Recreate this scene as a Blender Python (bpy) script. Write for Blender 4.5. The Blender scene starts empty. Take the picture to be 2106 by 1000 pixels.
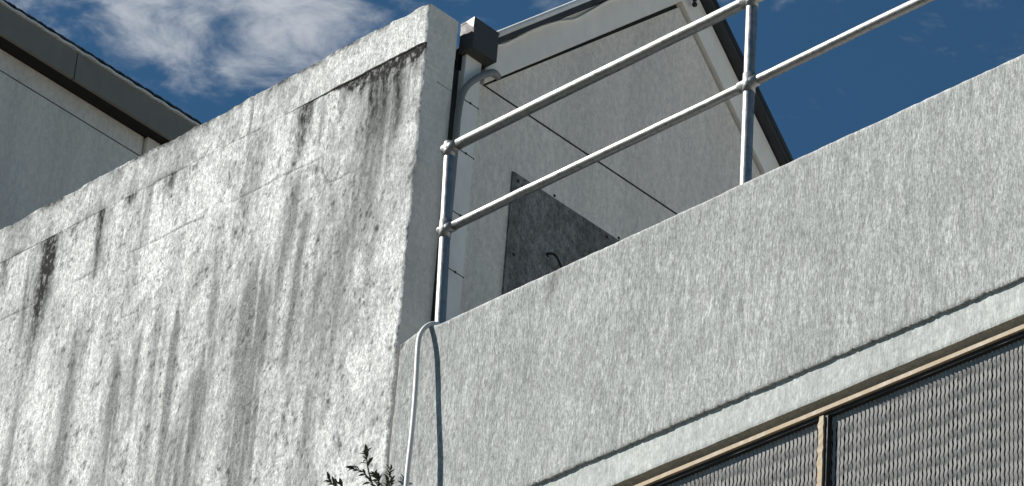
import bpy, math, random
import numpy as np
from mathutils import Vector, Matrix

S = bpy.context.scene
COL = S.collection
R = math.radians

# ------------------------------------------------------------------ camera
cam_data = bpy.data.cameras.new('camera')
cam = bpy.data.objects.new('camera', cam_data)
COL.objects.link(cam)
yaw, pitch, roll = R(-46.09209), R(33.56773), R(4.62437)
fw = Vector((math.sin(yaw)*math.cos(pitch), math.cos(yaw)*math.cos(pitch), math.sin(pitch)))
r0 = Vector((math.cos(yaw), -math.sin(yaw), 0))
u0 = r0.cross(fw)
rr = r0*math.cos(roll) + u0*math.sin(roll)
uu = -r0*math.sin(roll) + u0*math.cos(roll)
m = Matrix((rr, uu, -fw)).transposed().to_4x4()
m.translation = (11.607, -10.536, 1.6)
cam.matrix_world = m
cam_data.sensor_width = 36
cam_data.lens = 8758.18/2106*36
cam_data.clip_end = 3000
S.camera = cam

# ------------------------------------------------------------------ light
SUN_AZ, SUN_EL = R(50), R(38)      # azimuth measured from the facade's outward normal towards -X
sdir = Vector((-math.sin(SUN_AZ)*math.cos(SUN_EL), -math.cos(SUN_AZ)*math.cos(SUN_EL), math.sin(SUN_EL)))
sun_data = bpy.data.lights.new('sun', 'SUN')
sun_data.energy = 5.0
sun_data.angle = R(0.53)
sun_data.color = (1.0, 0.965, 0.91)
sun = bpy.data.objects.new('sun', sun_data)
COL.objects.link(sun)
sun.rotation_euler = sdir.to_track_quat('Z', 'Y').to_euler()
sun.location = (-20, -20, 30)

world = bpy.data.worlds.new('World')
S.world = world
world.use_nodes = True
wn, wl = world.node_tree.nodes, world.node_tree.links
wn.clear()
wout = wn.new('ShaderNodeOutputWorld')
wbg = wn.new('ShaderNodeBackground')
sky = wn.new('ShaderNodeTexSky')
sky.sky_type = 'NISHITA'
sky.sun_disc = False
sky.sun_elevation = SUN_EL
sky.sun_rotation = math.atan2(sdir.x, sdir.y)
sky.air_density = 1.0
sky.dust_density = 0.15
sky.ozone_density = 2.0
wbg.inputs['Strength'].default_value = 0.075
wtc = wn.new('ShaderNodeTexCoord')
def wmath(op, a, b=None, c=None, clamp=False):
    n = wn.new('ShaderNodeMath'); n.operation = op; n.use_clamp = clamp
    for i, v in enumerate((a, b, c)):
        if v is None: continue
        if isinstance(v, (int, float)): n.inputs[i].default_value = v
        else: wl.new(v, n.inputs[i])
    return n.outputs[0]
# clouds: fractal noise on a flat layer overhead, so they recede like real cloud
sep = wn.new('ShaderNodeSeparateXYZ'); wl.new(wtc.outputs['Generated'], sep.inputs[0])
zz = wmath('MAXIMUM', sep.outputs[2], 0.05)
cx = wmath('DIVIDE', sep.outputs[0], zz); cy = wmath('DIVIDE', sep.outputs[1], zz)
comb = wn.new('ShaderNodeCombineXYZ'); wl.new(cx, comb.inputs[0]); wl.new(cy, comb.inputs[1])
comb.inputs[2].default_value = CLOUD_SEED = 3.7
def wnoise(scale, detail, rough, dist=0.0):
    n = wn.new('ShaderNodeTexNoise'); n.inputs['Scale'].default_value = scale
    n.inputs['Detail'].default_value = detail; n.inputs['Roughness'].default_value = rough
    n.inputs['Distortion'].default_value = dist
    wl.new(comb.outputs[0], n.inputs['Vector']); return n.outputs['Fac']
big = wnoise(3.1, 1.0, 0.4)
fine = wnoise(27.0, 9.0, 0.62, 0.3)
# a cloud bank that drifts behind the taller wall
ddx = wmath('SUBTRACT', cx, -1.064); ddy = wmath('SUBTRACT', cy, 0.868)
d2 = wmath('ADD', wmath('POWER', wmath('DIVIDE', wmath('ADD', ddx, wmath('MULTIPLY', ddy, 0.9)), 0.066), 2), wmath('POWER', wmath('DIVIDE', wmath('SUBTRACT', wmath('MULTIPLY', ddx, 0.9), ddy), 0.05), 2))
bank = wmath('EXPONENT', wmath('MULTIPLY', d2, -0.5))
dex = wmath('SUBTRACT', cx, -0.845); dey = wmath('SUBTRACT', cy, 1.03)
e2 = wmath('ADD', wmath('POWER', wmath('DIVIDE', dex, 0.03), 2), wmath('POWER', wmath('DIVIDE', dey, 0.02), 2))
puff = wmath('EXPONENT', wmath('MULTIPLY', e2, -0.5))
cover = wmath('ADD', wmath('ADD', wmath('MULTIPLY', bank, 0.205), wmath('MULTIPLY', puff, 0.07)), wmath('MULTIPLY', big, 0.36))
dens = wmath('ADD', wmath('MULTIPLY', fine, 0.9), cover)
mr = wn.new('ShaderNodeMapRange'); mr.interpolation_type = 'SMOOTHSTEP'
wl.new(dens, mr.inputs['Value'])
mr.inputs['From Min'].default_value = 0.685; mr.inputs['From Max'].default_value = 1.07
mr.inputs['To Max'].default_value = 0.78
hsv = wn.new('ShaderNodeMix'); hsv.data_type = 'RGBA'; hsv.blend_type = 'MULTIPLY'; hsv.inputs[0].default_value = 1
wl.new(sky.outputs[0], hsv.inputs[6]); hsv.inputs[7].default_value = (0.282, 0.485, 0.565, 1)
cm = wn.new('ShaderNodeMix'); cm.data_type = 'RGBA'
wl.new(mr.outputs[0], cm.inputs[0]); wl.new(hsv.outputs[2], cm.inputs[6])
cm.inputs[7].default_value = (5.7, 5.95, 6.25, 1)
wl.new(cm.outputs[2], wbg.inputs['Color'])
wl.new(wbg.outputs[0], wout.inputs['Surface'])

S.view_settings.view_transform = 'Standard'
S.view_settings.look = 'None'
S.view_settings.gamma = 1
S.view_settings.exposure = 0.60

# ------------------------------------------------------------------ helpers
def hash2(i, j, seed):
    h = (i.astype(np.int64)*374761393 + j.astype(np.int64)*668265263 + seed*982451653) & 0x7fffffff
    h = ((h ^ (h >> 13))*1274126177) & 0x7fffffff
    h = (h ^ (h >> 16)) & 0xffff
    return h/65535.0
def vn(u, v, seed=0):
    i = np.floor(u); j = np.floor(v); a = u-i; b = v-j
    a = a*a*(3-2*a); b = b*b*(3-2*b)
    i = i.astype(np.int64); j = j.astype(np.int64)
    return ((hash2(i, j, seed)*(1-a)+hash2(i+1, j, seed)*a)*(1-b)
            + (hash2(i, j+1, seed)*(1-a)+hash2(i+1, j+1, seed)*a)*b)
def fbm(u, v, seed=0, o=4, g=0.5):
    t = 0; s = 0; k = 1.0
    for n in range(o):
        t = t + k*vn(u*2**n+17.3*n, v*2**n-9.1*n, seed+n); s += k; k *= g
    return t/s

def mesh_from(name, verts, faces, mat=None, smooth=False):
    me = bpy.data.meshes.new(name)
    me.from_pydata([tuple(map(float, v)) for v in verts], [], faces)
    me.update()
    if mat: me.materials.append(mat)
    if smooth:
        me.polygons.foreach_set('use_smooth', [True]*len(me.polygons))
    return me

def thing(name, label, cat, loc=(0, 0, 0), group=None):
    o = bpy.data.objects.new(name, None)
    o.empty_display_size = 0.1
    COL.objects.link(o); o.location = loc
    o['label'] = label; o['category'] = cat
    if group: o['group'] = group
    return o
def link(name, me, parent=None, label=None, cat=None, group=None, kind=None):
    """mesh data is in world space; re-base it on its parent's origin"""
    o = bpy.data.objects.new(name, me); COL.objects.link(o)
    if parent is not None:
        o.parent = parent
        base = Vector((0, 0, 0)); p = parent
        while p is not None: base += p.location; p = p.parent
        me.transform(Matrix.Translation(-base))
    if label: o['label'] = label
    if cat: o['category'] = cat
    if group: o['group'] = group
    if kind: o['kind'] = kind
    return o

class MB:
    """collects simple solids into one mesh"""
    def __init__(s): s.v = []; s.f = []; s.sm = []
    def add(s, vs, fs, smooth=False):
        n = len(s.v); s.v += [tuple(map(float, v)) for v in vs]
        s.f += [tuple(i+n for i in f) for f in fs]; s.sm += [smooth]*len(fs)
    def box(s, x0, x1, y0, y1, z0, z1, b=0.0):
        if b <= 0:
            s.add([(x0,y0,z0),(x1,y0,z0),(x1,y1,z0),(x0,y1,z0),(x0,y0,z1),(x1,y0,z1),(x1,y1,z1),(x0,y1,z1)],
                  [(0,3,2,1),(4,5,6,7),(0,1,5,4),(1,2,6,5),(2,3,7,6),(3,0,4,7)]); return s
        import bmesh
        bm = bmesh.new(); bmesh.ops.create_cube(bm, size=1)
        for v in bm.verts: v.co = ((x0+x1)/2+v.co.x*(x1-x0), (y0+y1)/2+v.co.y*(y1-y0), (z0+z1)/2+v.co.z*(z1-z0))
        bmesh.ops.bevel(bm, geom=bm.edges[:], offset=b, segments=2, affect='EDGES', profile=0.5)
        bm.verts.index_update()
        s.add([v.co for v in bm.verts], [tuple(v.index for v in f.verts) for f in bm.faces]); bm.free(); return s
    def prism_x(s, poly, x0, x1):
        """poly: list of (y,z), counter-clockwise seen from +X"""
        n = len(poly)
        vs = [(x0, y, z) for y, z in poly]+[(x1, y, z) for y, z in poly]
        fs = [tuple(range(n-1, -1, -1)), tuple(range(n, 2*n))]
        fs += [(i, (i+1) % n, n+(i+1) % n, n+i) for i in range(n)]
        s.add(vs, fs); return s
    def tube(s, pts, rad, n=12, caps=True):
        pts = [Vector(p) for p in pts]; rads = rad if isinstance(rad, (list, tuple)) else [rad]*len(pts)
        ref = None; vs = []; fs = []
        for i, p in enumerate(pts):
            t = (pts[min(i+1, len(pts)-1)]-pts[max(i-1, 0)]).normalized()
            if ref is None: ref = t.orthogonal().normalized()
            ref = (ref - t*ref.dot(t)).normalized(); b = t.cross(ref)
            for k in range(n):
                a = 2*math.pi*k/n
                vs.append(p + (ref*math.cos(a)+b*math.sin(a))*rads[i])
        for i in range(len(pts)-1):
            for k in range(n):
                fs.append((i*n+k, i*n+(k+1) % n, (i+1)*n+(k+1) % n, (i+1)*n+k))
        if caps:
            fs.append(tuple(range(n-1, -1, -1))); fs.append(tuple((len(pts)-1)*n+k for k in range(n)))
        s.add(vs, fs, True); return s
    def ball(s, c, rx, ry=None, rz=None, n=14, m=9):
        ry = ry or rx; rz = rz or rx; vs = [(c[0], c[1], c[2]-rz)]; fs = []
        for i in range(1, m):
            th = math.pi*i/m - math.pi/2
            for k in range(n):
                a = 2*math.pi*k/n
                vs.append((c[0]+rx*math.cos(th)*math.cos(a), c[1]+ry*math.cos(th)*math.sin(a), c[2]+rz*math.sin(th)))
        vs.append((c[0], c[1], c[2]+rz)); top = len(vs)-1
        for k in range(n):
            fs.append((0, 1+(k+1) % n, 1+k)); fs.append((top, 1+(m-2)*n+k, 1+(m-2)*n+(k+1) % n))
        for i in range(m-2):
            for k in range(n):
                a = 1+i*n; fs.append((a+k, a+(k+1) % n, a+n+(k+1) % n, a+n+k))
        s.add(vs, fs, True); return s
    def mesh(s, name, mat):
        me = mesh_from(name, s.v, s.f, mat)
        me.polygons.foreach_set('use_smooth', s.sm)
        return me
    def build(s, name, mat, parent=None, **k):
        return link(name, s.mesh(name, mat), parent, **k)

def smooth_path(pts, sub=6):
    P = [Vector(p) for p in pts]; out = []
    for i in range(len(P)-1):
        a = P[max(i-1, 0)]; b = P[i]; c = P[i+1]; d = P[min(i+2, len(P)-1)]
        for k in range(sub):
            t = k/sub
            out.append(0.5*((2*b)+(c-a)*t+(2*a-5*b+4*c-d)*t*t+(3*b-a-3*c+d)*t**3))
    out.append(P[-1]); return out

# ------------------------------------------------------------------ materials
def new_mat(name, rough=0.8, spec=0.3, metal=0.0):
    mt = bpy.data.materials.new(name); mt.use_nodes = True
    b = mt.node_tree.nodes['Principled BSDF']
    b.inputs['Roughness'].default_value = rough; b.inputs['Specular IOR Level'].default_value = spec
    b.inputs['Metallic'].default_value = metal
    return mt, mt.node_tree.nodes, mt.node_tree.links, b
class NT:
    def __init__(s, mt): s.n = mt.node_tree.nodes; s.l = mt.node_tree.links; s.tc = s.n.new('ShaderNodeTexCoord').outputs['Object']
    def put(s, sock, v):
        if isinstance(v, (int, float, tuple)): sock.default_value = v
        else: s.l.new(v, sock)
    def coords(s, sc):
        mp = s.n.new('ShaderNodeMapping'); mp.inputs['Scale'].default_value = sc; s.l.new(s.tc, mp.inputs['Vector']); return mp.outputs[0]
    def noise(s, sc, scale=1.0, detail=3, rough=0.55, dist=0.0):
        n = s.n.new('ShaderNodeTexNoise'); n.inputs['Scale'].default_value = scale; n.inputs['Detail'].default_value = detail
        n.inputs['Roughness'].default_value = rough; n.inputs['Distortion'].default_value = dist
        s.l.new(s.coords(sc), n.inputs['Vector']); return n.outputs['Fac']
    def math(s, op, a, b=None, clamp=False):
        n = s.n.new('ShaderNodeMath'); n.operation = op; n.use_clamp = clamp
        s.put(n.inputs[0], a)
        if b is not None: s.put(n.inputs[1], b)
        return n.outputs[0]
    def ramp(s, v, a, b, lo=0.0, hi=1.0):
        n = s.n.new('ShaderNodeMapRange'); n.interpolation_type = 'SMOOTHSTEP'
        s.put(n.inputs['Value'], v)
        n.inputs['From Min'].default_value = a; n.inputs['From Max'].default_value = b
        n.inputs['To Min'].default_value = lo; n.inputs['To Max'].default_value = hi; return n.outputs[0]
    def mix(s, f, a, b, mode='MIX'):
        n = s.n.new('ShaderNodeMix'); n.data_type = 'RGBA'; n.blend_type = mode
        s.put(n.inputs[0], f)
        s.put(n.inputs[6], a if not isinstance(a, tuple) else (*a, 1)); s.put(n.inputs[7], b if not isinstance(b, tuple) else (*b, 1))
        return n.outputs[2]
    def attr(s, name):
        n = s.n.new('ShaderNodeAttribute'); n.attribute_name = name; return n.outputs['Fac']
    def bump(s, h, strength, dist, prev=None):
        n = s.n.new('ShaderNodeBump'); n.inputs['Strength'].default_value = strength; n.inputs['Distance'].default_value = dist
        s.put(n.inputs['Height'], h)
        if prev is not None: s.l.new(prev, n.inputs['Normal'])
        return n.outputs[0]

def plaster(name, c1, c2, stretch=0.3, fine=90, grain=0.35, mottle=(0.35, 0.7), bump=0.6, bdist=0.004, attrs=False, speck=0.0, comb=0.0, mids=34, comb_relief=0.8, sand=0.0, sand_s=120, sand_v=0.42):
    """weathered cement render: mottled colour, speckle, vertical drag marks, sandy relief"""
    mt, n, l, b = new_mat(name, 0.92, 0.12)
    t = NT(mt)
    big = t.noise((1, 1, stretch), 3.2, 5, 0.6)
    mid = t.noise((1, 1, 0.6), mids, 4, 0.65)
    fin = t.noise((1, 1, 0.7), fine, 3, 0.65)
    col = t.mix(t.ramp(big, *mottle), c1, c2)
    if attrs:
        col = t.mix(t.attr('pale'), col, (0.86, 0.86, 0.83))
    col = t.mix(1.0, col, t.ramp(mid, 0.3, 0.7, 1-grain, 1+grain*0.5), 'MULTIPLY')
    col = t.mix(1.0, col, t.ramp(fin, 0.3, 0.7, 1-grain*0.8, 1+grain*0.4), 'MULTIPLY')
    h = t.math('ADD', t.math('MULTIPLY', fin, 0.45), mid)
    if sand > 0:      # coarse sand showing through the worn face
        g1 = t.noise((1, 1, sand_v), sand_s, 2, 0.7); g2 = t.noise((1, 1, sand_v*0.7), sand_s*0.46, 3, 0.7)
        col = t.mix(1.0, col, t.ramp(g1, 0.36, 0.62, 1-sand, 1+sand*0.55), 'MULTIPLY')
        col = t.mix(1.0, col, t.ramp(g2, 0.36, 0.62, 1-sand*0.6, 1+sand*0.35), 'MULTIPLY')
    if comb > 0:
        cb = t.noise((1, 1, 0.14), 165, 3, 0.65)
        cb2 = t.noise((1, 1, 0.12), 60, 3, 0.6)
        col = t.mix(1.0, col, t.ramp(cb, 0.3, 0.7, 1-comb, 1+comb*0.8), 'MULTIPLY')
        col = t.mix(1.0, col, t.ramp(cb2, 0.3, 0.7, 1-comb*0.3, 1+comb*0.22), 'MULTIPLY')
        h = t.math('ADD', h, t.math('MULTIPLY', t.math('ADD', cb, cb2), comb_relief))
    if speck > 0:
        sp = t.ramp(t.noise((1, 1, 0.6), 62, 3, 0.6), 0.56, 0.70)
        sp = t.math('MULTIPLY', sp, t.ramp(t.noise((1, 1, 0.4), 4.5, 3, 0.6), 0.38, 0.62, 0.25, 1))
        col = t.mix(t.math('MULTIPLY', sp, speck), col, (0.11, 0.115, 0.11))
    if attrs:
        gr = t.attr('grime')
        col = t.mix(t.math('MULTIPLY', gr, t.ramp(fin, 0.3, 0.65, 0.55, 1.0)), col, (0.10, 0.104, 0.102))
        st = t.attr('stain')
        st = t.math('MULTIPLY', st, t.ramp(t.noise((1, 1, 0.5), 60, 4, 0.65), 0.3, 0.6, 0.6, 1.2), clamp=True)
        col = t.mix(st, col, (0.014, 0.015, 0.014))
    l.new(col, b.inputs['Base Color'])
    l.new(t.bump(h, bump, bdist), b.inputs['Normal'])
    return mt
def paint(name, col, rough=0.5, var=0.12, bump=0.15, metal=0.0, spec=0.4, dirt=None, scale=14):
    mt, n, l, b = new_mat(name, rough, spec, metal); t = NT(mt)
    v = t.noise((1, 1, 0.5), scale, 4, 0.6)
    c = t.mix(1.0, col, t.ramp(v, 0.25, 0.75, 1-var, 1+var), 'MULTIPLY')
    if dirt:
        c = t.mix(t.ramp(t.noise((1, 1, 0.6), scale*2.3, 4, 0.65), 0.5, 0.72), c, dirt)
    l.new(c, b.inputs['Base Color'])
    l.new(t.bump(t.noise((1, 1, 1), 120, 2), bump, 0.002), b.inputs['Normal'])
    l.new(t.ramp(v, 0.3, 0.7, max(rough-0.1, 0.05), min(rough+0.12, 1)), b.inputs['Roughness'])
    return mt

M = {}
M['tall'] = plaster('weathered_white_render', (0.76, 0.765, 0.735), (0.54, 0.555, 0.535), stretch=0.14, fine=170, grain=0.30, mottle=(0.42, 0.68), bump=0.45, bdist=0.0045, attrs=True, speck=0.75, mids=70, comb=0.16, comb_relief=0.25, sand=0.22, sand_s=185, sand_v=0.5)
M['reveal'] = plaster('grey_end_render', (0.80, 0.735, 0.66), (0.71, 0.65, 0.585), stretch=0.4, grain=0.10, bump=0.5, bdist=0.004)
M['low'] = plaster('combed_grey_render', (0.445, 0.462, 0.445), (0.385, 0.402, 0.389), stretch=0.2, fine=170, grain=0.20, bump=0.40, bdist=0.004, attrs=True, speck=0.30, comb=0.30, mids=95, comb_relief=0.35, sand=0.20, sand_s=240, sand_v=0.3)
M['band'] = plaster('smooth_pale_render', (0.52, 0.54, 0.515), (0.42, 0.44, 0.425), stretch=0.4, grain=0.16, bump=0.4, bdist=0.004, comb=0.08, sand=0.10)
M['gable'] = plaster('grey_render', (0.85, 0.755, 0.65), (0.73, 0.65, 0.56), stretch=0.12, grain=0.12, bump=0.6, bdist=0.004, comb=0.07)
M['eaves_wall'] = plaster('pale_grey_render', (0.86, 0.785, 0.69), (0.74, 0.675, 0.595), stretch=0.12, grain=0.10, bump=0.5, bdist=0.004, comb=0.06)
M['barge'] = paint('pale_painted_board', (0.87, 0.79, 0.69), 0.7, 0.05, 0.1, dirt=None)
M['joint'] = paint('dark_joint', (0.03, 0.03, 0.028), 0.9)
M['roof'] = paint('dark_roof_metal', (0.045, 0.045, 0.045), 0.6, 0.2)
M['trim'] = paint('pale_metal_trim', (0.72, 0.72, 0.70), 0.5, 0.08)
M['pipe'] = paint('pale_pvc_pipe', (0.85, 0.79, 0.71), 0.5, 0.06)
M['head'] = paint('dark_rain_head', (0.06, 0.057, 0.053), 0.6, 0.12)
M['conduit'] = paint('grey_conduit', (0.22, 0.21, 0.19), 0.5, 0.1)
M['rail'] = paint('weathered_galvanised_pipe', (0.34, 0.337, 0.328), 0.5, 0.10, 0.3, metal=0.94, dirt=(0.20, 0.185, 0.165), scale=26)
M['hose'] = paint('off_white_hose', (0.66, 0.65, 0.62), 0.5, 0.08)
M['frame'] = paint('rusty_tan_paint', (0.37, 0.285, 0.18), 0.7, 0.18, 0.4, dirt=(0.46, 0.40, 0.31), scale=20)
M['frame_shade'] = paint('dark_frame_shade', (0.025, 0.025, 0.024), 0.7)  # near-black colour standing for shade under and beside the frame bars
M['mesh'] = paint('grey_mesh_metal', (0.28, 0.276, 0.266), 0.8, 0.15, spec=0.15)
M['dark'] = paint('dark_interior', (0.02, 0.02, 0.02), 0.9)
M['sheet'] = plaster('slate_sheet', (0.27, 0.255, 0.235), (0.15, 0.143, 0.13), stretch=0.15, grain=0.38, bump=0.3, comb=0.12)
M['screw'] = paint('rusty_screw', (0.03, 0.028, 0.026), 0.8)
M['fascia'] = paint('dark_fascia_paint', (0.23, 0.21, 0.18), 0.75, 0.08)
M['soffit'] = paint('black_shade_soffit', (0.015, 0.015, 0.014), 0.85)  # near-black colour puts the deep eaves shade into the soffit
M['leaf'] = paint('dark_leaf', (0.06, 0.072, 0.042), 0.5, 0.35, scale=30)
M['stem'] = paint('grey_brown_stem', (0.12, 0.11, 0.085), 0.8)
M['ground'] = plaster('asphalt_ground', (0.085, 0.08, 0.072), (0.07, 0.066, 0.06), stretch=1, grain=0.15)
M['bounce_roof'] = plaster('pale_bounce_roof', (0.76, 0.74, 0.70), (0.70, 0.68, 0.64), stretch=1, grain=0.12)  # kept pale to reflect sunlight; the roof itself is out of view
M['paving'] = plaster('pale_paving', (0.24, 0.235, 0.22), (0.20, 0.195, 0.185), stretch=1, grain=0.15)

# ------------------------------------------------------------------ ground, terrace
g = MB(); g.add([(-600, -600, 0), (600, -600, 0), (600, 600, 0), (-600, 600, 0)], [(0, 1, 2, 3)])
g.build('ground', M['ground'], kind='structure')
MB().box(-20, 30, -3.2, -0.02, 0.0, 0.13, 0.01).build('pavement', M['paving'], kind='structure')

# ------------------------------------------------------------------ rendered walls as dense relief grids
def seg_dist(X, Z, pts):
    """distance to a polyline and position along it (0..1)"""
    best = np.full(X.shape, 1e9); along = np.zeros(X.shape)
    L = [0]
    for a, b in zip(pts[:-1], pts[1:]): L.append(L[-1]+math.hypot(b[0]-a[0], b[1]-a[1]))
    for i, (a, b) in enumerate(zip(pts[:-1], pts[1:])):
        dx, dz = b[0]-a[0], b[1]-a[1]; q = dx*dx+dz*dz
        t = np.clip(((X-a[0])*dx+(Z-a[1])*dz)/q, 0, 1)
        d = np.hypot(X-a[0]-t*dx, Z-a[1]-t*dz)
        k = d < best
        best = np.where(k, d, best); along = np.where(k, (L[i]+t*(L[i+1]-L[i]))/L[-1], along)
    return best, along

def grid_wall(name, xs, zs, Yf, yback, mat, parent, masks=None, edge=None, side_mat=None):
    """closed slab whose front is a displaced grid; Yf(X,Z)->y; edge(X,Z,ix,iz)->(dx,dz)"""
    nx, nz = len(xs), len(zs)
    X, Z = np.meshgrid(xs, zs)               # [nz,nx]
    Y = Yf(X, Z)
    dX, dZ = edge(X, Z) if edge else (0, 0)
    front = np.stack([X+dX, Y, Z+dZ], -1).reshape(-1, 3)
    idx = np.arange(nx*nz).reshape(nz, nx)
    q = np.stack([idx[:-1, :-1], idx[:-1, 1:], idx[1:, 1:], idx[1:, :-1]], -1).reshape(-1, 4)
    ring = np.concatenate([idx[0, :], idx[1:, -1], idx[-1, -2::-1], idx[-2:0:-1, 0]])
    nb = len(ring)
    back = np.stack([X, Y, Z], -1).reshape(-1, 3)[ring]; back[:, 1] = yback; back[:, 2] = front[ring][:, 2]
    fi = nx*nz+np.arange(nb); bi = fi+nb
    side = np.stack([np.roll(fi, -1), fi, bi, np.roll(bi, -1)], -1)
    verts = np.concatenate([front, front[ring], back])
    nq = len(q)+len(side)
    loops = np.concatenate([q.reshape(-1), side.reshape(-1), bi[::-1]])
    starts = np.concatenate([np.arange(nq)*4, [nq*4]])
    tot = np.concatenate([np.full(nq, 4), [nb]])
    me = bpy.data.meshes.new(name)
    me.vertices.add(len(verts)); me.vertices.foreach_set('co', verts.astype(np.float32).ravel())
    me.loops.add(len(loops)); me.loops.foreach_set('vertex_index', loops.astype(np.int32))
    me.polygons.add(len(starts)); me.polygons.foreach_set('loop_start', starts.astype(np.int32))
    me.update(calc_edges=True); me.validate()
    sm = np.zeros(len(me.polygons), bool); sm[:len(q)] = True
    me.polygons.foreach_set('use_smooth', sm)
    me.materials.append(mat)
    if side_mat:
        me.materials.append(side_mat); mi = np.zeros(len(me.polygons), np.int32); mi[len(q):] = 1; me.polygons.foreach_set('material_index', mi)
    for k, v in (masks(X, Z) if masks else {}).items():
        a = me.attributes.new(k, 'FLOAT', 'POINT')
        full = np.zeros(len(verts), np.float32); full[:nx*nz] = np.clip(v, 0, 1).ravel()
        a.data.foreach_set('value', full)
    return link(name, me, parent)

# stains that start at the block courses (world x, z on the facade)
STAIN = [  # path, width, strength, taper
    ([(-2.595, 13.065), (-2.597, 12.848), (-2.621, 12.603)], .085, 1.15, .30),
    ([(-2.61, 12.75), (-2.621, 12.603), (-2.651, 12.263)], .065, .8, .5),
    ([(-2.225, 13.067), (-2.213, 12.862), (-2.211, 12.678)], .034, .95, .5),
    ([(-2.012, 13.07), (-2.012, 13.04)], .045, 1.0, .2), ([(-2.012, 13.05), (-2.03, 12.90)], .012, .35, .8),
    ([(-1.708, 13.076), (-1.734, 12.96)], .045, .9, .5),
    ([(-0.783, 13.10), (-0.795, 12.95), (-0.804, 12.785)], .058, 1.0, .5),
    ([(-0.74, 13.20), (-0.745, 13.12)], .018, .7, .5),
    ([(-2.956, 13.055), (-2.953, 12.963)], .025, .8, .5),
    ([(-0.418, 13.06), (-0.413, 12.90)], .014, .7, .6),
    ([(-0.335, 13.061), (-0.33, 12.80), (-0.345, 12.56)], .05, 1.0, .7),
    ([(-0.256, 13.058), (-0.247, 12.747), (-0.25, 12.65)], .055, .9, .7),
    ([(-0.18, 13.05), (-0.155, 12.706), (-0.158, 12.60)], .032, 1.0, .6),
    ([(-0.10, 13.06), (-0.09, 12.95)], .04, .55, .8),
    ([(-0.345, 12.62), (-0.366, 12.30), (-0.37, 12.1)], .02, .5, .8),
    ([(-2.42, 13.07), (-2.43, 13.0)], .02, .6, .6), ([(-2.33, 13.10), (-2.345, 13.03)], .022, .7, .5),
    ([(-1.23, 13.07), (-1.24, 12.98)], .012, .5, .7),
]
GRIME = [
    ([(-0.245, 13.047), (-0.27, 12.595), (-0.324, 12.27), (-0.354, 11.9)], 0.121, .75, .7),
    ([(-0.15, 13.05), (-0.14, 12.7), (-0.15, 12.5)], 0.095, .6, .8),
    ([(-0.996, 12.45), (-1.011, 12.208), (-0.992, 11.679), (-0.984, 11.16), (-0.988, 10.6)], 0.101, .85, .05),
    ([(-1.268, 12.0), (-1.274, 11.834), (-1.269, 11.55)], 0.041, .75, .4),
    ([(-1.30, 12.55), (-1.285, 12.1), (-1.27, 11.9)], 0.030, .5, .3),
    ([(-0.774, 12.75), (-0.81, 12.474), (-0.844, 12.14), (-0.863, 11.9)], 0.054, .7, .5),
    ([(-1.544, 12.45), (-1.54, 11.989), (-1.527, 11.511), (-1.533, 10.7)], 0.030, .75, .1),
    ([(-1.43, 11.7), (-1.42, 11.3), (-1.40, 10.7)], 0.095, .5, .2),
    ([(-1.956, 12.3), (-1.919, 11.787), (-1.905, 10.9)], 0.043, .65, .2),
    ([(-1.82, 12.3), (-1.80, 11.9), (-1.79, 11.6)], 0.027, .55, .4),
    ([(-0.558, 12.15), (-0.588, 11.776), (-0.626, 11.40)], 0.038, .55, .5),
    ([(-0.59, 11.6), (-0.55, 11.2), (-0.54, 10.7)], 0.095, .4, .3),
    ([(-2.268, 12.0), (-2.288, 11.524), (-2.29, 10.9)], 0.068, .65, .2),
    ([(-2.65, 12.4), (-2.66, 11.9), (-2.67, 11.2)], 0.038, .7, .3),
    ([(-1.66, 12.55), (-1.65, 11.9), (-1.64, 10.9)], 0.047, .5, .3),
    ([(-0.60, 13.0), (-0.60, 12.6), (-0.61, 12.2)], 0.047, .35, .6),
    ([(-1.33, 11.95), (-1.33, 11.6), (-1.32, 11.0)], .07, .7, .2),
    ([(-2.30, 12.6), (-2.29, 12.2), (-2.285, 11.6)], .06, .55, .2),
    ([(-0.70, 12.6), (-0.72, 12.1), (-0.74, 11.5)], .035, .6, .3),
    ([(-0.42, 12.4), (-0.43, 11.9), (-0.44, 11.3)], .05, .5, .4),
    ([(-2.9, 12.6), (-2.88, 12.0), (-2.86, 11.4)], .05, .6, .3),
]
CRACK = [
    [(-2.911, 12.688), (-2.638, 12.688)], [(-2.371, 12.701), (-2.194, 12.699)], [(-1.95, 12.704), (-1.6, 12.70), (-1.435, 12.692)],
    [(-1.235, 12.696), (-0.9, 12.70), (-0.646, 12.69)], [(-0.630, 12.69), (-0.618, 12.60), (-0.577, 12.527), (-0.496, 12.514), (-0.44, 12.52), (-0.40, 12.503)],
    [(-1.961, 12.411), (-1.96, 12.326), (-1.832, 12.319)], [(-1.991, 12.055), (-1.975, 11.95), (-1.94, 11.945)],
    [(-2.998, 13.056), (-2.70, 13.056)], [(-2.45, 13.055), (-2.2, 13.056)], [(-1.9, 13.055), (-1.62, 13.056)], [(-1.25, 13.056), (-1.10, 13.055)], [(-0.40, 12.50), (-0.395, 12.42)],
]
def wobble(X, Z, s=0):
    return X+0.012*(fbm(X*6, Z*6, 40+s)-.5)+.006*(fbm(X*28, Z*14, 44+s)-.5), Z+0.012*(fbm(X*7, Z*7, 50+s)-.5)
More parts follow.
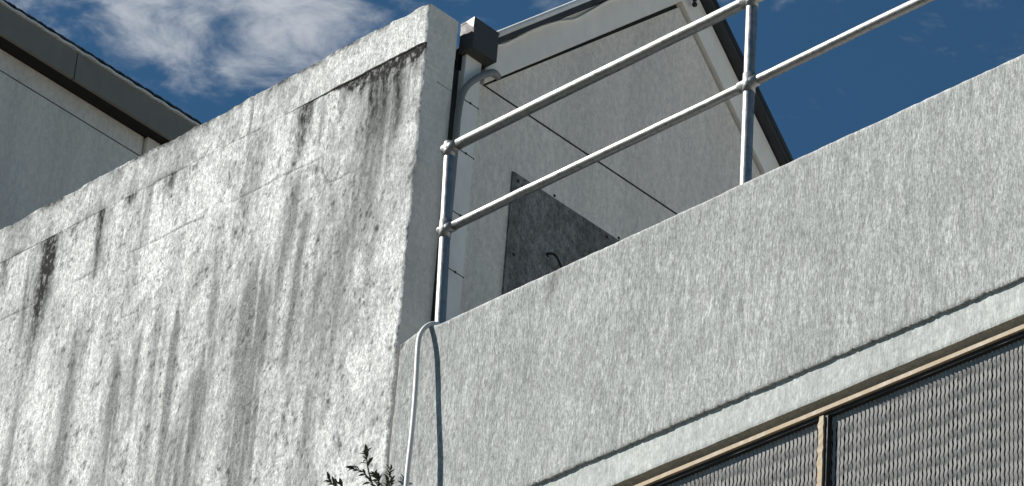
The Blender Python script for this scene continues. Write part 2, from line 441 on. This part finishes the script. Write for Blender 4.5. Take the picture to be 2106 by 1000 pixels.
def streaks(X, Z, lst, seed, soft=False):
    out = np.zeros(X.shape); Xw, Zw = wobble(X, Z, seed)
    for i, (p, w, a, tp) in enumerate(lst):
        sel = (X > min(q[0] for q in p)-3*w-.03) & (X < max(q[0] for q in p)+3*w+.03) & (Z > min(q[1] for q in p)-4*w-.03) & (Z < max(q[1] for q in p)+3*w+.03)
        if not sel.any(): continue
        xs, zs = Xw[sel], Zw[sel]
        d, t = seg_dist(xs, zs, p)
        n = fbm(xs*55, zs*7, seed+i*3, 3)
        ww = w*(1-.45*tp*t)*(.6+.8*n)
        if soft:     # broad rain streaks: feathered ends, broken into threads
            ww = w*(.75+.9*fbm(xs*0+i, zs*5, seed+i, 3))*(.7+.6*n)
            fade = np.clip(t/.22, 0, 1)**1.3*(1-tp*t**1.5)*np.clip((1-t)/.12+.15, 0, 1)
            th = np.clip(2.3*fbm(xs*38+i, zs*1.6, seed+40+i, 3, .6)-.45, 0, 1)
            v = a*fade*np.exp(-(d/ww)**1.7)*(.35+.75*th)
        else:
            v = a*(1-tp*t**1.5)*np.exp(-(d/ww)**2.2)*(.6+.8*fbm(xs*90+i, zs*11, seed+i, 3))
        out[sel] = np.maximum(out[sel], v)
    return out
def tall_masks(X, Z):
    st = streaks(X, Z, STAIN, 7)
    gr = np.clip(streaks(X, Z, GRIME, 23, True)*1.9, 0, .92)
    # loose vertical rain streaking over the whole face
    r = fbm(X*6.5+3, Z*0.45, 31, 5, .68); r2 = fbm(X*30, Z*1.6, 35, 4, .65); r3 = fbm(X*3, Z*2.4, 37, 4, .6)
    run = np.clip((r-.42)*4.2, 0, 1)*np.clip((r2-.30)*2.6, 0, 1)*(.35+.9*np.clip((r3-.3)*2, 0, 1))
    gr = np.maximum(gr, run*.95)
    thr = fbm(X*75, Z*1.2, 33, 3, .6)
    gr = np.maximum(gr, np.clip((thr-.56)*4, 0, .6)*np.clip((r3-.32)*3, 0, 1))
    gr = np.maximum(gr, np.clip((fbm(X*3.2, Z*2.6, 38, 5, .65)-.52)*2.4, 0, .42))
    mo = fbm(X*13, Z*5.5, 90, 5, .68)
    gr = np.maximum(gr, np.clip((mo-.47)*3.6, 0, .6)*np.clip((fbm(X*2.1, Z*1.3, 94, 3)-.30)*3, .15, 1))
    st_mottle = np.clip((fbm(X*48, Z*26, 96, 3, .6)-.60)*4, 0, .7)*np.clip((mo-.40)*4, 0, 1)
    st = np.maximum(st, st_mottle)
    # mould below the top course, thickest near the end of the wall
    top = 13.062 + .006*(fbm(X*20, Z*0+1, 60)-.5)
    dep = top-Z
    thick = np.clip(.085*np.clip((X+.62)/.35, 0, 1)*(1-.55*np.clip((X+.20)/.2, 0, 1)), 0, 1)+.006
    md = np.exp(-np.clip(dep/(thick*(.3+1.6*fbm(X*26, Z*5, 61, 3))), 0, 9)**1.5)*np.clip((X+.95)/.4, 0, 1)*(.2+1.4*np.clip(fbm(X*50, Z*40, 62, 3)*1.6-.25, 0, 1))
    st = np.maximum(st, np.clip(md*1.7, 0, 1))
    patch = np.clip((fbm(X*5, Z*0+3, 66, 3)-.45)*4, 0, 1)*np.exp(-np.clip(dep/.03, 0, 9))
    st = np.maximum(st, patch*.45*np.clip((fbm(X*60, Z*45, 67, 3)-.35)*3, 0, 1))
    # pits
    pit = np.clip((fbm(X*60, Z*42, 69, 2)-.80)*9, 0, 1)
    st = np.maximum(st, pit*.65)
    Xw, Zw = wobble(X, Z, 2)
    for i, c in enumerate(CRACK):
        d, t = seg_dist(Xw, Zw, c)
        st = np.maximum(st, np.exp(-(d/.0045)**2)*.62*(.25+1.1*fbm(X*7+i, Z*7, 71+i, 3)))
    pale = np.clip((fbm(X*3.4+5, Z*1.5, 80, 5, .6)-.44)*3.6, 0, 1)*.9
    pale = np.maximum(pale, .9*np.exp(-((X+.02)/.012)**2)*np.clip((fbm(X*3, Z*9, 82, 3)-.3)*3, 0, 1))
    pale = np.maximum(pale, np.clip((fbm(X*55+9, Z*1.0, 84, 3, .6)-.58)*5, 0, .9))
    pale = pale*(1-np.clip(gr*1.3, 0, 1))
    return dict(stain=st, grime=gr, pale=pale)
def rough_face(X, Z, seed, amp):
    return amp*((fbm(X*38, Z*24, seed, 2)-.5)*1.6+(fbm(X*7, Z*4, seed+9, 3)-.5)*1.4)
def tall_face(X, Z):
    y = rough_face(X, Z, 100, .0022)
    Xw, Zw = wobble(X, Z, 2)
    for i, c in enumerate(CRACK):
        d, t = seg_dist(Xw, Zw, c); y = y+(.0015 if c[0][1] > 13 else .004)*np.exp(-(d/.005)**2)
    r = np.clip((X+.02)/.02, 0, 1)          # worn arris at the end of the wall
    y = y+.006*r**2
    return y
def end_wear(X, Z):
    k = np.exp(-np.clip(-X, 0, 9)/.02)
    n = fbm(X*0+2, Z*14, 120, 4); n2 = fbm(X*0+2, Z*60, 125, 2)
    return -k*(.012*np.clip(n-.45, 0, 1)*2+.006*n2), np.zeros_like(Z)

xs_t = np.concatenate([np.linspace(-7.0, -3.5, 30), np.arange(-3.45, -.0001, .0070), [0.0]])
zs_t = np.concatenate([np.linspace(0, 10.35, 30), np.arange(10.4, 13.055, .0070), [13.0600]])
tall = thing('tall_wall', 'taller weathered white rendered block wall streaked with black mould', 'wall', (-3.5, .09, 0))
grid_wall('wall_body', xs_t, zs_t, tall_face, .18, M['tall'], tall, tall_masks, end_wear, M['reveal'])

def cope_face(X, Z):
    proud = .0006+.006*np.clip((X+.95)/.35, 0, 1)
    y = -proud+rough_face(X, Z, 100, .0022)
    top = np.clip((Z-13.275)/.022, 0, 1); y = y+.010*top**2*(.4+1.2*fbm(X*11, Z*0, 145, 3))
    d, t = seg_dist(X+.01*(fbm(X*0, Z*16, 146)-.5), Z, [(-1.18, 13.30), (-1.172, 13.06)]); y = y+.006*np.exp(-(d/.005)**2)
    d, t = seg_dist(X+.01*(fbm(X*0, Z*16, 147)-.5), Z, [(-2.325, 13.22), (-2.336, 13.06)]); y = y+.005*np.exp(-(d/.004)**2)
    r = np.clip((X+.02)/.02, 0, 1); return y+.006*r**2
def cope_edge(X, Z):
    dx, dz = end_wear(X, Z)
    k = np.exp(-np.clip(13.29-Z, 0, 9)/.03)
    n = fbm(X*7, X*0+4, 150, 4); n2 = fbm(X*38, X*0, 151, 3)
    dz = -k*(.020*np.clip(n-.42, 0, 1)*2.2+.008*n2)
    kb = np.exp(-np.clip(Z-13.062, 0, 9)/.012)
    dz = dz+kb*.010*np.clip(fbm(X*16, X*0+2, 152, 4)-.35, 0, 1)*np.clip((X+.9)/.3, 0, 1)
    return dx, dz
def cope_masks(X, Z):
    dtop = 13.29-Z
    n = fbm(X*6, X*0, 160, 4)
    lich = np.clip((n-.44)*5, 0, 1)*np.exp(-np.clip(dtop/(.012+.03*fbm(X*30, Z*20, 161, 3)), 0, 9)**1.5)
    lich = lich*np.clip((fbm(X*42, Z*30, 162, 3)-.30)*4, 0, 1)
    for a, b, s in ((-.70, -.42, 1.0), (-.42, -.36, .5), (-1.05, -.90, 1), (-1.35, -1.2, .8), (-1.62, -1.45, 1), (-2.1, -1.72, 1), (-2.42, -2.3, .8), (-2.75, -2.5, 1), (-3.0, -2.9, 1)):
        w = np.clip((X-a)/.04, 0, 1)*np.clip((b-X)/.04, 0, 1)
        lich = np.maximum(lich, s*w*np.exp(-np.clip(dtop/.035, 0, 9)**2)*np.clip((fbm(X*30, Z*40, 165, 3)-.28)*3.5, 0, 1))
    lich = np.maximum(lich, 1.1*np.exp(-dtop/.030)*np.clip((fbm(X*22, Z*36, 166, 3)-.26)*3.2, 0, 1)*np.clip((fbm(X*4, X*0+7, 168, 3)-.25)*3, .25, 1))
    st = lich*.95
    c = np.exp(-((X+1.176+.01*(fbm(X*0, Z*16, 146)-.5))/.005)**2)*.55
    st = np.maximum(st, c)
    st = np.maximum(st, np.clip((fbm(X*60, Z*42, 169, 2)-.80)*9, 0, 1)*.6)
    low = np.exp(-np.clip((Z-13.06)/.02, 0, 9))*np.clip((fbm(X*12, Z*9, 172, 4)-.45)*4, 0, 1)*.6*np.clip((-.35-X)/.2, 0, 1)
    st = np.maximum(st, low)
    gr = np.clip((fbm(X*5, Z*3, 175, 5, .6)-.5)*2.2, 0, .45)
    gr = np.maximum(gr, np.clip((fbm(X*14, Z*9, 177, 5, .68)-.46)*3.4, 0, .6)*np.clip((-.3-X)/.5, .2, 1))
    gr = np.maximum(gr, .6*np.clip((-1.1-X)/.6, 0, 1)*np.clip((fbm(X*14, Z*4, 178, 4)-.38)*2.5, 0, 1))
    pale = np.clip((fbm(X*2.4+1, Z*3, 180, 4)-.42)*3, 0, 1)*.8*np.clip((X+1.0)/.4, .25, 1)*(1-np.clip(gr*1.4, 0, 1))
    return dict(stain=st, grime=gr, pale=pale)
zs_c = np.arange(13.0602, 13.2905, .0060)
xs_c = xs_t.copy()
grid_wall('coping_course', xs_c, zs_c, cope_face, .182, M['tall'], tall, cope_masks, cope_edge, M['reveal'])
MB().box(-.004, .0008, .085, .176, 12.8788, 12.8812).build('course_joint', M['conduit'], tall)

low = thing('low_wall', 'lower grey combed render parapet wall carrying the pipe railing', 'wall', (3.5, .09, 0))
xs_l = np.concatenate([np.arange(.013, 3.75, .0075), np.linspace(3.8, 14, 40)])
zs_l = np.concatenate([np.arange(10.400, 11.43, .0075), [11.432]])
def low_face(X, Z):
    comb = fbm(X*50, Z*9, 200, 2, .6)-.5
    y = .0016*comb+.0022*(fbm(X*24, Z*10, 205, 3)-.5)+.005*(fbm(X*3, Z*3, 208, 2)-.5)
    r = np.clip((.045-X)/.04, 0, 1); y = y+.006*r**2
    t = np.clip((Z-11.42)/.012, 0, 1); y = y+.004*t**2
    b = np.clip((10.412-Z)/.012, 0, 1); return y+.003*b**2
def low_edge(X, Z):
    kb = np.exp(-np.clip(Z-10.400, 0, 9)/.01)
    kt = np.exp(-np.clip(11.432-Z, 0, 9)/.03)
    dz = kb*(.006*(fbm(X*22, X*0, 210, 4)-.5)+.009*np.clip(fbm(X*70, X*0, 211, 2)-.55, 0, 1)*2)
    dz = dz+kt*(.004*(fbm(X*30, X*0, 212, 3)-.5)+.022*np.exp(-((X-.16)/.05)**2)-.012*np.exp(-((X-.013)/.05)**2))
    kl = np.exp(-np.clip(X-.013, 0, 9)/.012)
    dx = kl*(.012*(fbm(X*0, Z*9, 214, 4)-.35))
    return dx, dz
def low_masks(X, Z):
    st = streaks(X, Z, [([(0.935, 11.425), (0.912, 11.333), (0.905, 11.27)], .035, .40, .6)], 220)
    st = np.maximum(st, streaks(X, Z, [([(.03, 11.42), (.02, 11.40)], .014, .9, .2)], 221))
    c, t = seg_dist(X+.01*(fbm(X*9, Z*9, 222)-.5), Z, [(.05, 11.08), (.12, 11.11), (.17, 11.115)])
    st = np.maximum(st, .35*np.exp(-(c/.004)**2))
    gr = np.clip((fbm(X*40, Z*6, 225, 4, .6)-.48)*1.5, 0, .22)
    gr = np.maximum(gr, .45*np.exp(-((X-.03)/.07)**2)*np.clip((fbm(X*12, Z*7, 228, 3)-.3)*2.4, 0, 1)*np.clip((Z-10.9)/.2, .3, 1))
    gr = np.maximum(gr, np.clip((fbm(X*3, Z*3, 230, 4)-.52)*1.4, 0, .2))
    pale = np.clip((fbm(X*60, Z*9, 235, 3)-.58)*1.4, 0, .14)
    pale = np.maximum(pale, .4*np.exp(-(11.432-Z)/.01))
    return dict(stain=st, grime=gr, pale=pale)
grid_wall('wall_face', xs_l, zs_l, low_face, .182, M['low'], low, low_masks, low_edge)
def band_face(X, Z):
    return .0165+.0035*(fbm(X*20, Z*12, 250, 3)-.5)+.005*(fbm(X*4, Z*6, 252, 2)-.5)+.004*np.clip((10.256-Z)/.012, 0, 1)**2
def band_edge(X, Z):
    kb = np.exp(-np.clip(Z-10.247, 0, 9)/.01)
    return np.zeros_like(X), kb*.004*(fbm(X*12, X*0, 255, 4)-.5)
grid_wall('lintel_band', np.concatenate([np.arange(.013, 3.75, .009), np.linspace(3.8, 14, 30)]), np.linspace(10.247, 10.4225, 22), band_face, .182, M['band'], low, None, band_edge)
b = MB(); b.box(.013, 1.0, .014, .18, 0.132, 10.2455); b.build('pier', M['band'], low)
MB().box(5.35, 14, .014, .18, 0.132, 10.2455).build('pier', M['band'], low)
MB().box(1.001, 5.349, .014, .18, 0.132, 8.85).build('spandrel', M['band'], low)
MB().box(.6, 5.8, .55, .60, 8.0, 11.0).build('dark_back_panel', M['dark'], low)  # near-black panel added so the mesh gaps show an unlit room
MB().box(-.0005, .0125, .03, .178, 0.132, 11.415).build('joint_dark_fill', M['joint'], low)
roofd = MB().box(.0, 14, .183, 12, 10.75, 11.05); roofd.build('bounce_roof_terrace', M['bounce_roof'], kind='structure')  # unseen slab, made pale and wide to bounce sun onto the gable
MB().box(13.7, 13.95, .2, 12, 0.0, 10.749).build('end_wall', M['band'], low)

# ------------------------------------------------------------------ mesh screen in the opening
scr = thing('mesh_screen', 'grey expanded mesh screen in flaking tan frame under the lintel', 'screen', (3.2, .02, 8.85))
def ragged_bar(x0, x1, y0, y1, z0, z1, axis, seed, amp=.004):
    rnd = random.Random(seed); mb = MB(); n = 70; vs = []; fs = []
    for i in range(n+1):
        t = i/n; j = [rnd.uniform(-1, 1)*amp*.25 for _ in range(4)]
        k = amp*max(0, math.sin(i*1.7+seed)*math.sin(i*.41+seed*2)) + rnd.uniform(0, amp*.6)
        if axis == 'x':
            x = x0+(x1-x0)*t
            vs += [(x, y0+j[0]*.5, z0+j[1]), (x, y1, z0), (x, y1, z1), (x, y0+j[2]*.5, z1+j[3])]
        else:
            z = z0+(z1-z0)*t
            vs += [(x0-k, y0+j[0]*.5, z), (x1+j[1], y0+j[2]*.5, z), (x1, y1, z), (x0-k*.3, y1, z)]
    for i in range(n):
        for q in range(4):
            a, b2 = i*4+q, i*4+(q+1) % 4
            fs.append((a, a+4, b2+4, b2))
    fs += [(0, 1, 2, 3), tuple(n*4+q for q in (3, 2, 1, 0))]
    mb.add(vs, fs); return mb
MULL = [1.03, 2.445, 3.86, 5.32]
fr = ragged_bar(1.0, 5.35, .000, .028, 10.1705, 10.189, 'x', 3, .002)
fr.build('top_frame_rail', M['frame'], scr)
MB().box(1.001, 5.349, .014, .034, 10.153, 10.170).build('frame_shade_bar', M['frame_shade'], scr)  # dark bar added as the shaded underside of the top rail
ragged_bar(1.0, 5.35, .000, .028, 8.853, 8.885, 'x', 5, .002).build('bottom_frame_rail', M['frame'], scr)
for i, mx in enumerate(MULL):
    MB().box(mx+.0085, mx+.022, .010, .034, 8.886, 10.1525).build('frame_shade_bar', M['frame_shade'], scr)  # dark bar added as the mullion's shaded side
    ragged_bar(mx-.013, mx+.008, .001, .030, 8.8855, 10.1525, 'z', 11+i, .007 if i == 1 else .005).build('mullion', M['frame'], scr)
MB().box(1.0, 5.35, .09, .12, 10.165, 10.2465).build('head_plate', M['band'], scr)
def mesh_panel(x0, x1, z0, z1, k0):
    mb = MB(); P = .0860; pitch = .0203; vs = []; fs = []; rnd = random.Random(k0)
    n = int((x1-x0)/pitch); per = 10; nz = int((z1-z0)/P*per)
    for k in range(n):
        xc = x0+(k+.5)*pitch+rnd.uniform(-.0008, .0008); ph = .12*k+rnd.uniform(-.55, .55)
        tw = rnd.uniform(.08, .24); base = len(vs)
        for i in range(nz+1):
            z = z0+(z1-z0)*i/nz; a = 2*math.pi*z/P+ph
            x = xc+.0019*math.asin(math.sin(2*a))*2/math.pi
            ang = .20+tw*max(-1, min(1, 1.6*math.sin(a+.6)))
            hw = .0064; c, s_ = math.cos(ang)*hw, math.sin(ang)*hw
            vs += [(x-c, .037-s_, z), (x+c, .037+s_, z)]
        for i in range(nz):
            q = base+2*i; fs.append((q, q+1, q+3, q+2))
    mb.add(vs, fs); return mb
for k0, (a, b2) in enumerate(zip(MULL[:-1], MULL[1:])):
    mp = mesh_panel(a+.005, b2-.005, 8.886, 10.185, k0)
    o = mp.build('mesh_panel', M['mesh'], scr, kind='stuff')
    md = o.modifiers.new('thick', 'SOLIDIFY'); md.thickness = .0015; md.offset = 0

# ------------------------------------------------------------------ pipe railing
rail = thing('pipe_railing', 'white painted two-rail pipe railing on the lower wall', 'railing', (.19, .06, 11.43))
def post(xb, xt, zt=12.43, zm=11.985):
    mb = MB(); n = 20
    mb.tube([(xb+(xt-xb)*i/n, .06, 11.40+(zt-11.40)*i/n) for i in range(n+1)], .0245, 18)
    mb.build('post', M['rail'], rail)
    f = MB()
    for z, r_, rx in ((zt, .031, .034), (zm, .029, .033)):
        x = xb+(xt-xb)*(z-11.4)/(zt-11.4)
        f.ball((x, .06, z), rx, .031, .032)
        f.tube([(x+(xt-xb)*.0, .06, z-.046), (x, .06, z+(.028 if z > 12.2 else .046))], .0282, 18)
        f.tube([(x-(.03 if xb < 1 else .05), .06, z), (x+.052, .06, z)], .0288 if z > 12.2 else .0255, 18)
        fo = f.build('rail_fitting', M['rail'], rail); f = MB()
for xb, xt in ((.196, .150), (1.942, 1.932), (3.69, 3.69), (5.44, 5.44), (7.19, 7.19)):
    post(xb, xt)
def bar(z, r_, x0):
    rnd = random.Random(int(z*10)); n = 60
    MB().tube([(x0+(7.25-x0)*i/n, .06+rnd.uniform(-.0006, .0006), z+.002*math.sin(i*.35)+rnd.uniform(-.0008, .0008)) for i in range(n+1)], r_, 18).build('top_rail' if z > 12.2 else 'mid_rail', M['rail'], rail)
bar(12.43, .0255, .150); bar(11.985, .0215, .168)

# ------------------------------------------------------------------ gable house behind
GX = -.03
house = thing('gable_house', 'grey rendered gable end with dark roof behind the railing', 'house', (-1.5, 1.6, 0))
y0, y1 = .19, 3.05
MB().box(-3.0, GX, .246, y1, 0, 13.0505).build('wall', M['gable'], house)
MB().box(-1.2, GX-.006, .186, .2455, 0, 13.05).build('joint_dark_fill', M['joint'], house)  # dark fill added so the narrow gap behind the wall looks shaded
iL = lambda y: 13.078+.961*(y-.418)
apx = (1.672, iL(1.672)); iR = lambda y: apx[1]-1.0*(y-apx[0])
GAPL, GAPR = .014, .026
yr = apx[0]+(apx[1]-13.063)/1.0
MB().prism_x([(.418, 13.0635), (yr-GAPR, 13.0635), (apx[0]+.004, apx[1]-GAPL-.012)], -.35, GX).build('gable_panel', M['gable'], house)
MB().prism_x([(.25, 13.03), (yr+.1, 13.03), (yr+.1, 13.2), (apx[0], apx[1]+.1), (.25, 13.2)], -.36, GX-.022).build('joint_backing', M['joint'], house)
MB().box(-.3, GX-.0025, .41, yr-.02, 13.0495, 13.0645).build('joint_sealant', M['joint'], house)
bwL, bwR = .20, .19
apo = (apx[0]+.01, iL(apx[0])+bwL)
MB().prism_x([(.385, iL(.385)), apx, (apo[0], apo[1]), (.385, iL(.385)+bwL)], -.3, -.008).build('bargeboard', M['barge'], house)
MB().prism_x([(apx[0]+.0015, apx[1]), (3.0, iR(3.0)), (3.0, iR(3.0)+bwR), (apo[0]+.0015, apo[1])], -.3, -.009).build('bargeboard', M['barge'], house)
# roof slopes projecting past the gable
roof = MB()
oL = lambda y: iL(y)+bwL+.002
oR = lambda y: iR(y)+bwR+.012
ya = apo[0]; th = .055
roof.prism_x([(.30, oL(.30)), (ya, oL(ya)), (ya, oL(ya)+th), (.30, oL(.30)+th)], -3.1, .040)
roof.prism_x([(ya+.001, oL(ya)-.0), (3.25, oR(3.25)), (3.25, oR(3.25)+th), (ya+.001, oL(ya)+th)], -3.1, .040)
ro = roof.build('roof', M['roof'], house)
MB().tube([(.040, .30, oL(.30)+th-.004), (.040, ya, oL(ya)+th-.004)], .0155, 10).build('verge_trim', M['trim'], ro)
MB().tube([(.040, ya, oL(ya)+th-.004), (.040, 3.25, oR(3.25)+th-.004)], .012, 10).build('verge_trim', M['roof'], ro)
# dark cover sheet on the gable wall
sh = MB().box(GX-.003, GX+.010, .627, 2.25, 11.4, 12.692).build('cover_sheet', M['sheet'], house, label='dark slate coloured sheet screwed to the wall')
for (yy, z, on) in ((.662, 12.655, 1), (.672, 12.255, 1), (1.267, 12.668, 1)):
    MB().ball((GX+.011, yy, z), .004, .009, .009, 8, 6).build('screw', M['screw'], sh)
for (yy, z) in ((.913, 12.713), (1.356, 12.712)):
    MB().ball((GX+.001, yy, z), .004, .008, .008, 8, 6).build('screw', M['screw'], house)
hk = MB().tube(smooth_path([(GX+.002, .88, 12.365), (GX+.03, .885, 12.365), (GX+.045, .91, 12.355), (GX+.05, .95, 12.30), (GX+.05, .975, 12.25)], 4), .006, 8)
hk.ball((GX+.005, .89, 12.36), .006, .018, .016, 8, 6); hk.build('hook', M['screw'], house)
# bracket at the ridge
br = MB().tube([(-.006, 1.70, 14.42), (.02, 1.715, 14.36), (.03, 1.725, 14.30)], .012, 8).tube([(-.006, 1.66, 14.42), (.02, 1.70, 14.35)], .008, 8)
br.ball((.02, 1.735, 14.285), .014); br.build('ridge_bracket', M['screw'], house)

# ------------------------------------------------------------------ downpipe with rainwater head
dp = thing('downpipe', 'pale square downpipe with dark rainwater head at the gable corner', 'downpipe', (-.01, .3, 0))
MB().box(-.029, .0, .250, .352, .01, 13.135, .004).build('pipe', M['pipe'], dp)
hd = MB().box(-.029, .064, .224, .385, 13.133, 13.298, .003)
hd.box(-.029, .066, .2226, .387, 13.288, 13.300, .002)
hd.build('rainwater_head', M['head'], dp)
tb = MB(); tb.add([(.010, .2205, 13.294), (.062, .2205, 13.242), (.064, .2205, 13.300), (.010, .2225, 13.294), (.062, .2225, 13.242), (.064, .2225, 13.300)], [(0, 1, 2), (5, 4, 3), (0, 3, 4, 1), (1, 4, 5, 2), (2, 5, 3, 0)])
tb.build('sun_glint_tab', M['trim'], dp)  # pale triangle added as the sunlit glint on the head's corner
for z, a, b2 in ((12.60, .246, .356), (12.26, .246, .356), (11.955, .246, .356), (12.88, .246, .356)):
    s_ = MB().box(-.0285, .003, a, b2, z-.0014, z+.0014).build('strap', M['screw'], dp)
    MB().ball((.003, .30, z), .004, .006, .006, 8, 6).build('bolt', M['screw'], s_)

cd = smooth_path([(.0, .46, 13.125), (.028, .40, 13.10), (.033, .328, 13.037), (.034, .256, 12.954), (.034, .215, 12.866), (.034, .200, 12.746), (.034, .200, 12.612), (.034, .200, 12.2), (.034, .200, 11.75), (.034, .200, 11.04)], 8)
link('conduit', MB().tube(cd, .0165, 12).mesh('conduit', M['conduit']), None, 'grey bent conduit running down beside the square downpipe', 'conduit')
vc = smooth_path([(-.002, .44, 13.29), (-.002, .50, 13.34), (-.001, .587, 13.432), (-.001, .678, 13.527), (.0, .818, 13.650), (-.001, .93, 13.730), (-.001, 1.04, 13.848), (-.001, 1.135, 13.955), (-.001, 1.30, 14.12), (-.001, 1.55, 14.37)], 8)
link('verge_cable', MB().tube(vc, .0065, 8).mesh('verge_cable', M['pipe']), None, 'thin sagging pale cable under the sloping roof edge of the gable', 'cable')

# ------------------------------------------------------------------ house behind the taller wall
h2 = thing('eaves_house', 'shaded grey rendered house with dark deep eaves behind the mouldy wall', 'house', (-7, 3, 0))
HX = -4.5
MB().box(-10, HX, .3, 1.955, 0, 15.433).build('wall', M['eaves_wall'], h2)
MB().box(-10, HX+.002, .3, 1.955, 15.441, 15.572).build('wall_plate', M['eaves_wall'], h2)
MB().box(-9.9, HX-.015, .35, 1.95, 15.40, 15.5).build('joint_backing', M['joint'], h2)
MB().box(-9, HX-.002, .31, 1.954, 15.4325, 15.4415).build('joint_sealant', M['joint'], h2)
MB().box(-10, HX+.03, 1.962, 5, 0, 15.572, .006).build('corner_pier', M['barge'], h2)
MB().box(-9.9, HX-.03, 1.94, 1.99, 10, 15.56).build('joint_backing', M['joint'], h2)
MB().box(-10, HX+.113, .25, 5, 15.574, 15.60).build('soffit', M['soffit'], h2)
FX = HX+.113
for a, b2 in ((.25, 1.303), (1.309, 5.0)):
    MB().box(FX-.012, FX+.012, a, b2, 15.566, 15.752, .003).build('fascia_board', M['fascia'], h2)
MB().box(FX-.02, FX+.006, 1.2, 1.4, 15.58, 15.74).build('fascia_backing', M['joint'], h2)
rnd = random.Random(4); vs = []; fs = []; n = 160
for i in range(n+1):
    y = .25+4.75*i/n; w = .004*math.sin(y*46)+rnd.uniform(-.0025, .0025)
    vs += [(FX-.01, y, 15.7535+w*.3), (FX+.026, y, 15.752+w), (FX+.027, y, 15.764+w), (FX-.01, y, 15.768+w*.3)]
for i in range(n):
    for q in range(4):
        a, b2 = i*4+q, i*4+(q+1) % 4; fs.append((a, a+4, b2+4, b2))
mb = MB(); mb.add(vs, fs); mb.build('eaves_flashing', M['trim'], h2)
vs = []; fs = []; n = 380
for i in range(n+1):
    y = .25+4.75*i/n; w = .005*abs(math.sin(y*math.pi/.075))+rnd.uniform(-.002, .002)
    vs += [(FX+.032, y, 15.768+w), (FX+.032, y, 15.776+w), (FX-3, y, 16.5+w), (FX-3, y, 16.49+w)]
for i in range(n):
    for q in range(4):
        a, b2 = i*4+q, i*4+(q+1) % 4; fs.append((a, a+4, b2+4, b2))
mb = MB(); mb.add(vs, fs); mb.build('roof_sheet', M['roof'], h2)

# ------------------------------------------------------------------ hose over the lower wall
hp = smooth_path([(.21, .30, 11.06), (.208, .21, 11.30), (.204, .13, 11.455), (.200, .06, 11.472), (.197, .012, 11.458), (.189, -.023, 11.424), (.187, -.048, 11.367), (.194, -.058, 11.290), (.209, -.065, 11.133), (.223, -.074, 10.977), (.233, -.083, 10.825), (.239, -.092, 10.675), (.244, -.096, 10.578), (.255, -.10, 10.3), (.26, -.09, 9.6), (.25, -.06, 8.5), (.25, -.05, 5), (.25, -.05, .14)], 8)
link('hose', MB().tube(hp, .0110, 12).mesh('hose', M['hose']), None, 'off-white hose looped over the top of the lower wall', 'hose')

# ------------------------------------------------------------------ weed in the wall joint
weed = thing('weed', 'dark leafy weed sprouting from the joint between both walls', 'plant', (.012, 0, 10.455))
rnd = random.Random(12)
def leaf_mesh():
    L, W = .034, .013
    vs = [(0, 0, 0)]; fs = []
    for t, w in ((.2, .55), (.45, 1.0), (.7, .85), (.9, .4)):
        zc = -.010*t*t
        vs += [(-W/2*w, L*t, zc+.004*w), (0, L*t, zc), (W/2*w, L*t, zc+.004*w)]
    vs.append((0, L, -.012)); e = len(vs)-1
    fs = [(0, 2, 1), (0, 3, 2)]
    for i in range(3):
        a = 1+3*i; fs += [(a, a+1, a+4, a+3), (a+1, a+2, a+5, a+4)]
    a = 10; fs += [(a, a+1, e), (a+1, a+2, e)]
    me = mesh_from('leaf', vs, fs, M['leaf'], True); return me
LEAF = leaf_mesh()
def leaf(p, d, sc, twist):
    d = Vector(d).normalized(); o = bpy.data.objects.new('leaf', LEAF); COL.objects.link(o); o.parent = weed
    q = d.to_track_quat('Y', 'Z')
    o.rotation_euler = (q.to_matrix().to_4x4() @ Matrix.Rotation(twist, 4, 'Y')).to_euler()
    o.location = Vector(p)-weed.location; o.scale = (sc,)*3
BR = [
    [(.012, .0, 10.49), (.03, -.05, 10.60), (-.01, -.08, 10.72), (-.06, -.10, 10.80), (-.105, -.12, 10.82)],
    [(-.01, -.08, 10.72), (-.03, -.10, 10.80), (-.04, -.11, 10.865), (-.045, -.11, 10.885)],
    [(.012, .0, 10.49), (.06, -.05, 10.60), (.075, -.07, 10.70), (.095, -.08, 10.765)],
    [(.075, -.07, 10.68), (.04, -.09, 10.72), (.02, -.10, 10.755)],
    [(.012, .0, 10.49), (-.02, -.08, 10.58), (-.11, -.12, 10.66), (-.17, -.13, 10.715)],
    [(-.11, -.12, 10.66), (-.19, -.13, 10.70), (-.24, -.14, 10.735)],
    [(.012, .0, 10.49), (.08, -.07, 10.58), (.115, -.09, 10.66), (.125, -.09, 10.70)],
    [(.06, -.06, 10.58), (.05, -.09, 10.63), (.045, -.10, 10.69)],
]
for bi, pts in enumerate(BR):
    pts = [(x*.93+(.03 if z > 10.5 else 0), y, z-.06+(.05*max(0, -x-.05)/.15 if bi in (4, 5) else 0)) for x, y, z in pts]
    sp = smooth_path(pts, 5)
    MB().tube(sp, [.0045-.003*i/(len(sp)-1) for i in range(len(sp))], 6).build('stem', M['stem'], weed)
    nl = 16 if len(pts) > 3 else 12
    for k in range(nl):
        t = .45+.55*k/(nl-1); p = sp[min(int(t*(len(sp)-1)), len(sp)-1)]
        axis = (sp[-1]-sp[-3]).normalized()
        a = k*2.4+bi; side = Vector((math.cos(a), -.35+.4*math.sin(a*1.3), math.sin(a)*.6+.25))
        leaf(p, axis*(.35+.6*t)+side*(1.15-.5*t), rnd.uniform(.8, 1.3), rnd.uniform(-.8, .8))
